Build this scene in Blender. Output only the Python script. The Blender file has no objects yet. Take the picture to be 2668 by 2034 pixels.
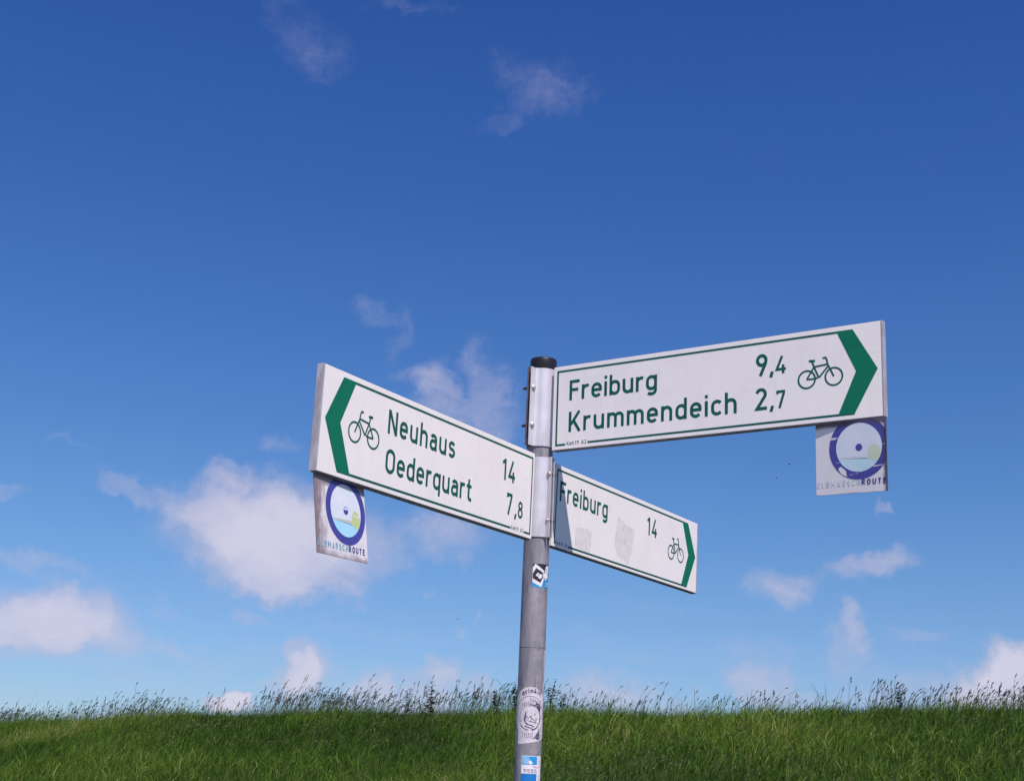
import bpy, bmesh, math, random
import numpy as np
from mathutils import Vector, Matrix
rad = math.radians
random.seed(7)
rng = np.random.default_rng(11)
C = bpy.context.scene.collection
sc = bpy.context.scene

# ------------------------------------------------------------------ camera
EYE = 1.6
F_PX, PITCH, ROLL = 3651.4, 0.2817074, -0.0503609      # focal length in pixels of a 2668 px wide frame
cp, sp = math.cos(PITCH), math.sin(PITCH)
R0, U0, FW = Vector((1, 0, 0)), Vector((0, -sp, cp)), Vector((0, cp, sp))
RR = R0*math.cos(ROLL) - U0*math.sin(ROLL)
UU = R0*math.sin(ROLL) + U0*math.cos(ROLL)
cam = bpy.data.cameras.new('camera')
cam.sensor_width = 36.0
cam.sensor_fit = 'HORIZONTAL'
cam.lens = F_PX/2668*36
cam.clip_start, cam.clip_end = 0.05, 12000
co = bpy.data.objects.new('camera', cam)
C.objects.link(co)
m = Matrix((RR, UU, -FW)).transposed().to_4x4()
m.translation = Vector((0, 0, EYE))
co.matrix_world = m
sc.camera = co

# ------------------------------------------------------------------ light and exposure
SUN_AZ, SUN_EL = 22.0, 53.5          # degrees to the right of straight behind the camera / above the horizon
sun_dir = Vector((math.sin(rad(SUN_AZ))*math.cos(rad(SUN_EL)), -math.cos(rad(SUN_AZ))*math.cos(rad(SUN_EL)), math.sin(rad(SUN_EL))))
sl = bpy.data.lights.new('sun', 'SUN')
sl.energy = 4.3
sl.angle = rad(0.53)
sl.color = (1.0, 0.91, 0.84)
so = bpy.data.objects.new('sun', sl)
so.rotation_euler = sun_dir.to_track_quat('Z', 'Y').to_euler()
C.objects.link(so)
sc.view_settings.view_transform = 'Standard'
sc.view_settings.look = 'None'
sc.view_settings.exposure = 0.3
sc.view_settings.gamma = 1.0
sc.view_settings.use_curve_mapping = False

# ------------------------------------------------------------------ where things stand (azimuth / elevation of the sky, the crest of the dyke)
def ray(x, y):
    u, w = x-1334, 1017-y
    v = RR*u + UU*w + FW*F_PX
    return v.normalized()
def azel(x, y):
    v = ray(x, y)
    return math.atan2(v.x, v.y), math.asin(v.z)

# ------------------------------------------------------------------ sky with clouds
w = bpy.data.worlds.new('World')
sc.world = w
w.use_nodes = True
nt = w.node_tree
N, Lk = nt.nodes, nt.links
N.clear()
def nd(t, **k):
    n = N.new(t)
    for a, b in k.items():
        setattr(n, a, b)
    return n
def val(sock, v):
    if isinstance(v, bpy.types.NodeSocket):
        Lk.new(v, sock)
    else:
        sock.default_value = v
def mth(op, a, b=0.0, c=0.0, clamp=False):
    n = nd('ShaderNodeMath', operation=op, use_clamp=clamp)
    val(n.inputs[0], a); val(n.inputs[1], b); val(n.inputs[2], c)
    return n.outputs[0]
def sstep(v, lo, hi):
    n = nd('ShaderNodeMapRange', interpolation_type='SMOOTHSTEP')
    val(n.inputs[0], v); val(n.inputs[1], lo); val(n.inputs[2], hi)
    return n.outputs[0]
def wmix(f, a, b, mode='MIX'):
    n = nd('ShaderNodeMix', data_type='RGBA', blend_type=mode)
    val(n.inputs[0], f); val(n.inputs[6], a); val(n.inputs[7], b)
    return n.outputs[2]
tc = nd('ShaderNodeTexCoord')
sep = nd('ShaderNodeSeparateXYZ')
Lk.new(tc.outputs['Generated'], sep.inputs[0])
azn = mth('ARCTAN2', sep.outputs[0], sep.outputs[1])
eln = mth('ARCSINE', sep.outputs[2])
sky = nd('ShaderNodeTexSky', sky_type='NISHITA')
sky.sun_disc = False
sky.sun_elevation = rad(SUN_EL)
sky.sun_rotation = rad(180-SUN_AZ)
sky.altitude = 0
sky.air_density = 1.0
sky.dust_density = 0.3
sky.ozone_density = 3.0
SKY_STRENGTH = 0.10
# colour response of the camera: one smooth tint from horizon to zenith, the same all round
ramp = nd('ShaderNodeValToRGB')
cr = ramp.color_ramp
cr.interpolation = 'LINEAR'
SKY_TINT = [(0.0, (.50, .61, .86)), (0.11, (.475, .615, .86)), (0.155, (.44, .61, .85)), (0.207, (.395, .59, .86)), (0.273, (.345, .56, .88)), (0.337, (.31, .535, .90)), (0.40, (.27, .505, .91)), (0.46, (.245, .49, .94)), (0.53, (.225, .455, .92))]
cr.elements[0].position = SKY_TINT[0][0]; cr.elements[0].color = (*SKY_TINT[0][1], 1)
cr.elements[1].position = SKY_TINT[-1][0]; cr.elements[1].color = (*SKY_TINT[-1][1], 1)
for p_, c_ in SKY_TINT[1:-1]:
    e_ = cr.elements.new(p_); e_.color = (*c_, 1)
Lk.new(sep.outputs[2], ramp.inputs[0])
skyc = wmix(1.0, sky.outputs[0], ramp.outputs[0], 'MULTIPLY')

# cloud field: banks of cloud at their bearings, broken up by noise
vec = nd('ShaderNodeCombineXYZ')
Lk.new(azn, vec.inputs[0]); Lk.new(eln, vec.inputs[1])
def noise(v, scale, detail=6, rough=0.55, offs=(0, 0, 0), sx=1.0, sy=1.0, out=0, rz=0.0):
    mp = nd('ShaderNodeMapping')
    mp.inputs['Location'].default_value = offs
    mp.inputs['Scale'].default_value = (sx, sy, 1)
    mp.inputs['Rotation'].default_value = (0, 0, rz)
    Lk.new(v, mp.inputs[0])
    n = nd('ShaderNodeTexNoise')
    n.inputs['Scale'].default_value = scale
    n.inputs['Detail'].default_value = detail
    n.inputs['Roughness'].default_value = rough
    Lk.new(mp.outputs[0], n.inputs['Vector'])
    return n.outputs[out]
wn = noise(vec.outputs[0], 14, 4, 0.55, (3, 1, 0), out=1)
wn2 = noise(vec.outputs[0], 45, 5, 0.6, (7, 5, 0), out=1)
def vmath(op, a, b):
    n = nd('ShaderNodeVectorMath', operation=op)
    for s_, v_ in zip(n.inputs, (a, b)):
        if isinstance(v_, bpy.types.NodeSocket): Lk.new(v_, s_)
        else: s_.default_value = v_
    return n.outputs[0]
def scl(a, f):
    n = nd('ShaderNodeVectorMath', operation='SCALE')
    Lk.new(a, n.inputs[0]); n.inputs['Scale'].default_value = f
    return n.outputs[0]
warp = vmath('ADD', scl(vmath('SUBTRACT', wn, (.5, .5, .5)), 0.055), scl(vmath('SUBTRACT', wn2, (.5, .5, .5)), 0.030))
pos = vmath('ADD', vec.outputs[0], warp)
KV = 2668/2204
# x, y, half width, half height, tilt, density      (measured on a 2204 px wide view of the photograph)
BANKS = [
 (600,1160,235,125,0,1.2),(500,1120,140,92,-10,1.05),(590,1235,190,66,0,1.0),(710,1180,150,90,0,.98),(420,1100,80,50,20,.75),(300,1042,100,30,-14,.62),(380,1062,90,32,-25,.6),
 (800,1175,110,80,0,.78),(960,1150,120,62,5,.66),(1010,1190,60,35,0,.5),
 (105,1335,180,86,0,1.1),(30,1350,130,70,0,1.0),(180,1310,80,50,20,.75),(350,1375,110,18,-5,.5),(70,1190,140,26,-8,.55),(20,1035,55,22,0,.5),(350,1280,42,20,0,.42),
 (540,1325,40,16,0,.5),(645,1303,40,16,0,.48),(770,1300,30,12,0,.4),(905,1295,30,10,0,.35),
 (945,830,74,52,-20,.66),(1060,840,60,90,10,.62),(1000,885,130,50,0,.66),(870,800,40,22,0,.45),
 (815,680,60,32,-20,.34),(856,722,24,60,0,.32),(690,112,70,80,-30,.30),(640,40,80,60,-30,.26),(1155,172,110,66,-10,.36),(1060,228,80,26,15,.28),(1240,190,70,36,20,.28),(890,5,110,26,0,.29),
 (600,955,70,30,0,.40),(130,950,60,16,0,.36),
 (642,1450,54,72,10,1.1),(600,1480,60,28,0,.7),(812,1478,60,60,0,.85),(925,1465,60,60,0,.85),(870,1510,150,34,0,.75),(498,1506,60,24,0,1.3),(1020,1500,60,30,0,.6),
 (1310,1490,105,50,0,.75),(1400,1520,120,26,0,.6),(1640,1480,76,42,10,.72),(1480,1515,60,16,0,.5),
 (1690,1275,80,48,10,.68),(1875,1222,100,38,24,.74),(1780,1255,50,18,10,.36),(1840,1352,40,46,20,.74),(1812,1392,60,46,0,.60),(1975,1370,70,22,5,.48),(1915,1085,24,18,0,.5),
 (2175,1455,100,52,30,1.2),(2120,1490,110,40,15,1.05),(700,1430,420,40,0,.36),(1750,1440,420,50,0,.34),(1330,1400,160,26,0,.30),(240,1440,240,26,0,.34),(820,1360,240,22,0,.30),(1960,1480,200,46,8,.6),(1760,1515,150,26,0,.62),(2204,1500,160,60,0,1.1),
 (1042,1325,14,24,-20,.5),(990,1365,28,20,0,.48),(1420,1310,120,20,0,.34),(420,1170,60,40,0,.6),(250,1385,80,16,0,.42),(450,1355,30,8,0,.4),(560,1420,60,20,0,.38)]
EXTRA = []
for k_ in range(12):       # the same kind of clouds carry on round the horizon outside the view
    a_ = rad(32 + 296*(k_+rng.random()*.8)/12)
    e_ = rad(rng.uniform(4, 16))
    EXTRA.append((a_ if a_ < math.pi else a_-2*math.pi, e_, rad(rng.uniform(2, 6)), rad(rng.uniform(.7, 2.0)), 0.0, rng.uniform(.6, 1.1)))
for k_ in range(15):       # larger unseen clouds, added behind and beside the camera to fill the signs' shade
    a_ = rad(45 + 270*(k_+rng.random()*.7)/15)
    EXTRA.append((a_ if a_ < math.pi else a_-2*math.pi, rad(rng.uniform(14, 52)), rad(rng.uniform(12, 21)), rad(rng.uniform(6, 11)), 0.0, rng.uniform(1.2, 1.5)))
items = []
for x_, y_, hw, hh, t_, s_ in BANKS:
    a_, e_ = azel(x_*KV, y_*KV)
    items.append((a_, e_, hw*KV/F_PX*1.62/math.cos(e_), hh*KV/F_PX*1.62, rad(t_)-0.05, s_))
psep = nd('ShaderNodeSeparateXYZ')
Lk.new(pos, psep.inputs[0])
total = None
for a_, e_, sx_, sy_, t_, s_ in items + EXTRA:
    mp = nd('ShaderNodeMapping', vector_type='TEXTURE')
    mp.inputs['Location'].default_value = (a_, e_, 0)
    mp.inputs['Rotation'].default_value = (0, 0, t_)
    mp.inputs['Scale'].default_value = (sx_, sy_, 1e5)
    if total is None:
        Lk.new(pos, mp.inputs[0])
    else:                   # (the running sum rides along in z, scaled away, so that the banks are worked out one after another)
        cx_ = nd('ShaderNodeCombineXYZ')
        Lk.new(psep.outputs[0], cx_.inputs[0]); Lk.new(psep.outputs[1], cx_.inputs[1]); Lk.new(total, cx_.inputs[2])
        Lk.new(cx_.outputs[0], mp.inputs[0])
    ln = nd('ShaderNodeVectorMath', operation='LENGTH')
    Lk.new(mp.outputs[0], ln.inputs[0])
    mr = nd('ShaderNodeMapRange', interpolation_type='SMOOTHERSTEP')
    Lk.new(ln.outputs['Value'], mr.inputs[0])
    mr.inputs[1].default_value = 1.0; mr.inputs[2].default_value = 0.1
    mr.inputs[3].default_value = 0.0; mr.inputs[4].default_value = s_
    if total is None:
        total = mr.outputs[0]
    else:                   # soft union
        n = nd('ShaderNodeMath', operation='SMOOTH_MAX')
        Lk.new(total, n.inputs[0]); Lk.new(mr.outputs[0], n.inputs[1]); n.inputs[2].default_value = 0.12
        total = n.outputs[0]
fine = noise(pos, 26, 6, 0.58, (1, 2, 0), sx=.8)
fine2 = noise(vec.outputs[0], 120, 4, 0.65, (4, 2, 0), sx=.6, rz=.4)
fib = noise(pos, 60, 5, 0.68, (2, 8, 0), sx=.45, rz=-.35)
brk0 = mth('ADD', mth('MULTIPLY', mth('SUBTRACT', fine, .5), 0.75), mth('MULTIPLY', mth('SUBTRACT', fine2, .5), 0.30))
brk = mth('ADD', brk0, mth('MULTIPLY', mth('SUBTRACT', fib, .5), .7))
dens = mth('ADD', mth('SUBTRACT', total, 0.13), mth('MULTIPLY', brk, mth('MULTIPLY', mth('MINIMUM', mth('MULTIPLY', total, 2.2), 0.85), mth('SUBTRACT', 1.0, mth('MULTIPLY', sstep(total, .55, 1.05), .62)))))
alpha = mth('MULTIPLY', sstep(dens, -0.04, 1.15), 0.88)
lum = noise(pos, 20, 5, 0.6, (9, 4, 0))
bright = mth('ADD', mth('MULTIPLY', sstep(dens, .45, 1.20), .75), mth('MULTIPLY', mth('SUBTRACT', lum, .5), .35), clamp=True)
cloudc = wmix(bright, (0.42, 0.41, 0.54, 1), (0.62, 0.59, 0.685, 1))
CLOUD_GAIN = 1.0/SKY_STRENGTH
cloudv = wmix(1.0, cloudc, (CLOUD_GAIN, CLOUD_GAIN, CLOUD_GAIN, 1), 'MULTIPLY')
above = sstep(eln, -0.02, 0.01)
final = wmix(mth('MULTIPLY', alpha, above), skyc, cloudv)
bg = nd('ShaderNodeBackground')
bg.inputs[1].default_value = SKY_STRENGTH
Lk.new(final, bg.inputs[0])
wo = nd('ShaderNodeOutputWorld')
Lk.new(bg.outputs[0], wo.inputs[0])
w.cycles.sampling_method = 'MANUAL'
w.cycles.sample_map_resolution = 256

# ------------------------------------------------------------------ materials
def mat(name, col, rough=0.5, metal=0.0, spec=0.5, var=None, vscale=20, vdetail=6, bump=0.0, bscale=60, coord='Object', vstretch=(1, 1, 1), lo=.35, hi=.7, coat=0.0):
    mt = bpy.data.materials.new(name)
    mt.use_nodes = True
    t = mt.node_tree
    b = t.nodes['Principled BSDF']
    b.inputs['Base Color'].default_value = (*col, 1)
    b.inputs['Roughness'].default_value = rough
    b.inputs['Metallic'].default_value = metal
    b.inputs['Specular IOR Level'].default_value = spec
    b.inputs['Coat Weight'].default_value = coat
    tx = t.nodes.new('ShaderNodeTexCoord')
    mp = t.nodes.new('ShaderNodeMapping')
    mp.inputs['Scale'].default_value = vstretch
    t.links.new(tx.outputs[coord], mp.inputs[0])
    if var is not None:
        n = t.nodes.new('ShaderNodeTexNoise')
        n.inputs['Scale'].default_value = vscale
        n.inputs['Detail'].default_value = vdetail
        n.inputs['Roughness'].default_value = .62
        t.links.new(mp.outputs[0], n.inputs[0])
        r = t.nodes.new('ShaderNodeMapRange')
        r.inputs[1].default_value = lo; r.inputs[2].default_value = hi
        t.links.new(n.outputs[0], r.inputs[0])
        mx = t.nodes.new('ShaderNodeMix'); mx.data_type = 'RGBA'
        t.links.new(r.outputs[0], mx.inputs[0])
        mx.inputs[6].default_value = (*col, 1); mx.inputs[7].default_value = (*var, 1)
        t.links.new(mx.outputs[2], b.inputs['Base Color'])
    if bump:
        n = t.nodes.new('ShaderNodeTexNoise')
        n.inputs['Scale'].default_value = bscale
        n.inputs['Detail'].default_value = 5
        t.links.new(mp.outputs[0], n.inputs[0])
        bp = t.nodes.new('ShaderNodeBump')
        bp.inputs['Strength'].default_value = bump
        bp.inputs['Distance'].default_value = 0.001
        t.links.new(n.outputs[0], bp.inputs['Height'])
        t.links.new(bp.outputs[0], b.inputs['Normal'])
    return mt
def bsdf(m_): return m_.node_tree.nodes['Principled BSDF']

def layer(m_, col, scale, lo, hi, stretch=(1, 1, 1), fac=1.0, detail=5, edge=None):
    """one more coat of dirt; edge=(axis, from, to) limits it to a side of the piece"""
    t = m_.node_tree; b = bsdf(m_)
    old = b.inputs['Base Color'].links[0].from_socket if b.inputs['Base Color'].links else None
    oc = tuple(b.inputs['Base Color'].default_value)
    tx = t.nodes.new('ShaderNodeTexCoord'); mp = t.nodes.new('ShaderNodeMapping')
    mp.inputs['Scale'].default_value = stretch
    t.links.new(tx.outputs['Object'], mp.inputs[0])
    n = t.nodes.new('ShaderNodeTexNoise'); n.inputs['Scale'].default_value = scale; n.inputs['Detail'].default_value = detail; n.inputs['Roughness'].default_value = .65
    t.links.new(mp.outputs[0], n.inputs[0])
    src = n.outputs[0]
    if edge:
        sp_ = t.nodes.new('ShaderNodeSeparateXYZ'); t.links.new(tx.outputs['Object'], sp_.inputs[0])
        er = t.nodes.new('ShaderNodeMapRange'); t.links.new(sp_.outputs[edge[0]], er.inputs[0])
        er.inputs[1].default_value = edge[1]; er.inputs[2].default_value = edge[2]
        er.inputs[3].default_value = edge[3] if len(edge) > 3 else .35; er.inputs[4].default_value = -.4
        ad = t.nodes.new('ShaderNodeMath'); ad.operation = 'ADD'
        t.links.new(src, ad.inputs[0]); t.links.new(er.outputs[0], ad.inputs[1]); src = ad.outputs[0]
    r = t.nodes.new('ShaderNodeMapRange'); r.inputs[1].default_value = lo; r.inputs[2].default_value = hi; r.inputs[4].default_value = fac
    t.links.new(src, r.inputs[0])
    mx = t.nodes.new('ShaderNodeMix'); mx.data_type = 'RGBA'
    t.links.new(r.outputs[0], mx.inputs[0])
    if old: t.links.new(old, mx.inputs[6])
    else: mx.inputs[6].default_value = oc
    mx.inputs[7].default_value = (*col, 1)
    t.links.new(mx.outputs[2], b.inputs['Base Color'])
    return m_

M = {}
M['sign'] = mat('white sign sheet', (.86, .81, .81), .42, var=(.81, .76, .765), vscale=7, spec=.35)
layer(M['sign'], (.42, .38, .38), 9, .62, .80, (1, 1, 6), .35)
layer(M['sign'], (.55, .50, .48), 34, .52, .80, (1, 1, .07), .15)
layer(M['sign'], (.45, .40, .36), 16, .62, .84, (1, 1, .3), .35, 6)
layer(M['sign'], (.25, .22, .20), 260, .70, .76, (1, 1, 1), .5, 2)
M['edge'] = mat('weathered sign edge', (.55, .52, .56), .5, .3, var=(.34, .31, .34), vscale=30, vstretch=(1, 1, .4))
M['rail'] = mat('grimy rail under the sign', (.20, .18, .20), .6, .1, var=(.07, .06, .07), vscale=40)  # shade of the sign's underside is put into this dark rail colour
M['green'] = mat('green sign film', (.002, .165, .095), .55, var=(.002, .14, .082), vscale=12, spec=.22)
M['text'] = mat('dark green lettering film', (.004, .105, .082), .55, var=(.006, .08, .072), vscale=20, spec=.22)
M['steel'] = mat('galvanised steel', (.22, .21, .25), .58, .25, var=(.34, .315, .355), vscale=16, vstretch=(1, 1, .35), bump=.25, bscale=180)
layer(M['steel'], (.10, .095, .13), 38, .50, .68, (1, 1, .18), .8)
layer(M['steel'], (.42, .38, .41), 22, .54, .60, (1, 1, .5), .40, 4)
layer(M['steel'], (.03, .03, .04), 90, .74, .78, (1, 1, .6), .8, 2)
M['alu'] = mat('aluminium clamp', (.72, .69, .74), .45, .45, var=(.60, .57, .61), vscale=14, bump=.2, bscale=90)
layer(M['alu'], (.28, .23, .22), 120, .66, .74, (1, 1, .8), .6, 3)
layer(M['alu'], (.35, .29, .28), 12, .58, .78, (1, 1, .3), .5)
M['alu_back'] = mat('grimy back of the clamp', (.17, .14, .15), .6, .3, var=(.08, .06, .065), vscale=30)  # dark gap between the clamp ears painted into the back shell, with grime
M['bolt'] = mat('zinc bolt', (.62, .58, .60), .38, .7, var=(.40, .35, .35), vscale=60)
M['rust'] = mat('dark threaded bolt end', (.10, .085, .09), .6, .5, var=(.16, .10, .07), vscale=200)
M['cap'] = mat('black plastic cap', (.010, .010, .014), .42, spec=.3, bump=.3, bscale=70, var=(.02, .019, .024), vscale=18)
M['dark'] = mat('black print', (.022, .016, .035), .5)
M['white'] = mat('white paper', (.74, .71, .78), .5)
M['cyanblue'] = mat('sky blue print', (.02, .26, .60), .45, var=(.03, .33, .66), vscale=30)
M['bluedeep'] = mat('deep blue print', (.008, .17, .50), .45)
M['faded'] = mat('faded sticker paper', (.70, .65, .69), .6, var=(.46, .42, .50), vscale=110)
layer(M['faded'], (.27, .24, .33), 190, .66, .72, (1, 1, 1), .7, 3)
M['ink'] = mat('faded black ink', (.06, .045, .10), .6, var=(.30, .27, .34), vscale=150, lo=.50, hi=.62)
M['ring'] = mat('royal blue print', (.045, .045, .26), .45, var=(.05, .055, .30), vscale=20)
layer(M['ring'], (.45, .45, .62), 60, .69, .72, (.25, 1, 5), .8, 3)
M['ringW'] = layer(mat('worn royal blue print', (.060, .060, .31), .45, var=(.05, .05, .26), vscale=20), (.62, .60, .70), 45, .60, .64, (.3, 1, 2.5), .9, 4)
M['navy'] = mat('navy lettering', (.04, .03, .20), .45)
M['palecyan'] = layer(mat('faded cyan lettering', (.16, .38, .50), .5), (.70, .70, .76), 55, .52, .70, (1, 1, 1), .8, 4)
M['palecyan2'] = layer(mat('mostly faded cyan lettering', (.40, .56, .62), .5), (.72, .70, .76), 45, .42, .60, (1, 1, 1), .92, 4)
M['skyprint'] = mat('pale sky print', (.60, .66, .76), .4, var=(.68, .70, .80), vscale=18)
M['seaprint'] = mat('light blue sea print', (.30, .62, .82), .4, var=(.40, .68, .84), vscale=14)
M['seafaded'] = mat('faded sea print', (.44, .64, .74), .4, var=(.54, .68, .76), vscale=18)
M['hillprint'] = mat('light green hill print', (.46, .54, .20), .4, var=(.54, .58, .36), vscale=18)
M['hillfaded'] = mat('faded hill print', (.52, .60, .44), .4, var=(.56, .62, .52), vscale=18)
M['sand'] = mat('sand print', (.55, .52, .50), .4)
M['thinline'] = mat('grey hairline', (.36, .36, .36), .5)
M['plateA'] = mat('stained white plate', (.70, .67, .72), .45, var=(.60, .56, .62), vscale=22)
layer(M['plateA'], (.17, .12, .14), 26, .40, .74, (1.6, 1, .55), .92, 6, edge=(0, 0.0, .075, .34))
layer(M['plateA'], (.22, .16, .18), 30, .40, .80, (1, 1, 1), .8, 6, edge=(2, -.182, -.155, .30))
layer(M['plateA'], (.22, .17, .19), 24, .42, .78, (1, 1, 1), .85, 6, edge=(2, -.012, -.035, .40))  # shadow of the sign above, painted along the plate's top
M['plateB'] = mat('white plate with grime at its right', (.70, .675, .72), .45, var=(.65, .62, .68), vscale=22)
for k_ in ('plateB', 'ringW'):
    layer(M[k_], (.05, .038, .075), 16, .50, .80, (1, 1, .6), .95, 5, edge=(0, .198, .168, .50))
    layer(M[k_], (.05, .038, .075), 16, .62, .90, (1, 1, .6), .7, 5, edge=(2, -.186, -.170, .30))
    layer(M[k_], (.06, .05, .08), 16, .50, .80, (1, 1, .6), .9, 5, edge=(2, .0, -.030, .45))  # sign's shadow painted along the top, together with grime
layer(M['plateB'], (.10, .08, .12), 26, .46, .78, (1, 1, 1), .9, 5, edge=(2, -.004, -.020, .40))  # narrow band right under the sign: painted shadow and dirt
M['residue'] = mat('scratched glue residue', (.74, .69, .69), .7)
# residue: streaks
layer(M['residue'], (.40, .37, .37), 30, .50, .58, (5, 1, 1), .45, 5)
layer(M['residue'], (.74, .71, .74), 60, .55, .62, (1, 1, 1), .8, 4)

# ------------------------------------------------------------------ helpers
def link(name, me, material, parent=None, loc=None):
    o = bpy.data.objects.new(name, me)
    C.objects.link(o)
    if material is not None:
        for mt_ in (material if isinstance(material, (list, tuple)) else [material]):
            me.materials.append(mt_)
    if parent is not None: o.parent = parent
    if loc is not None: o.location = loc
    return o
def from_bm(name, bm, material, parent=None, smooth=False):
    me = bpy.data.meshes.new(name)
    bm.to_mesh(me); bm.free()
    if smooth:
        for p_ in me.polygons: p_.use_smooth = True
    return link(name, me, material, parent)
def thing(name, label, cat, matrix, group=None):
    o = bpy.data.objects.new(name, None)
    o.empty_display_size = .1
    C.objects.link(o); o.matrix_world = matrix
    o['label'] = label; o['category'] = cat
    if group: o['group'] = group
    return o
def tag(o, label, cat, group=None):
    o['label'] = label; o['category'] = cat
    if group: o['group'] = group
    return o
def box(bm, x0, x1, y0, y1, z0, z1, bevel=0.0):
    r = bmesh.ops.create_cube(bm, size=1)
    vs = r['verts']
    for v in vs:
        v.co = Vector((x0+(v.co.x+.5)*(x1-x0), y0+(v.co.y+.5)*(y1-y0), z0+(v.co.z+.5)*(z1-z0)))
    if bevel:
        es = list({e for v in vs for e in v.link_edges})
        bmesh.ops.bevel(bm, geom=es, offset=bevel, segments=2, affect='EDGES', profile=.6)

# ---- flat print, built as thin shapes: strokes of constant width (traffic-sign lettering) and polygons
def arc(cx, cy, rx, ry, a0, a1, n=None):
    n = n or max(3, int(abs(a1-a0)/14))
    return [(cx+rx*math.cos(rad(a0+(a1-a0)*i/n)), cy+ry*math.sin(rad(a0+(a1-a0)*i/n))) for i in range(n+1)]
def ribbon(pts, w_, closed=False):
    """outline quads of a stroke of width w_ along pts"""
    P = []
    for p_ in pts:
        if not P or math.hypot(p_[0]-P[-1][0], p_[1]-P[-1][1]) > 1e-6: P.append(p_)
    if closed and math.hypot(P[0][0]-P[-1][0], P[0][1]-P[-1][1]) < 1e-6: P.pop()
    n = len(P); L_, R_ = [], []
    for i in range(n):
        if closed: a, b, c = P[i-1], P[i], P[(i+1) % n]
        else: a, b, c = P[max(i-1, 0)], P[i], P[min(i+1, n-1)]
        d1 = Vector((b[0]-a[0], b[1]-a[1])); d2 = Vector((c[0]-b[0], c[1]-b[1]))
        if d1.length < 1e-9: d1 = d2
        if d2.length < 1e-9: d2 = d1
        d1.normalize(); d2.normalize()
        t_ = (d1+d2)
        t_ = t_.normalized() if t_.length > 1e-6 else d1
        nrm = Vector((-t_.y, t_.x))
        k = 1/max(.45, nrm.dot(Vector((-d1.y, d1.x))))
        L_.append((b[0]+nrm.x*w_/2*k, b[1]+nrm.y*w_/2*k)); R_.append((b[0]-nrm.x*w_/2*k, b[1]-nrm.y*w_/2*k))
    q = [[L_[i], R_[i], R_[i+1], L_[i+1]] for i in range(n-1)]
    if closed: q.append([L_[-1], R_[-1], R_[0], L_[0]])
    return q
XH = .72
def bowl(cx=.27, r=.2): return [*arc(cx, .45, r, .2, 0, 180), *arc(cx, .27, r, .2, 180, 360), (cx+r, .45)]
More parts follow.
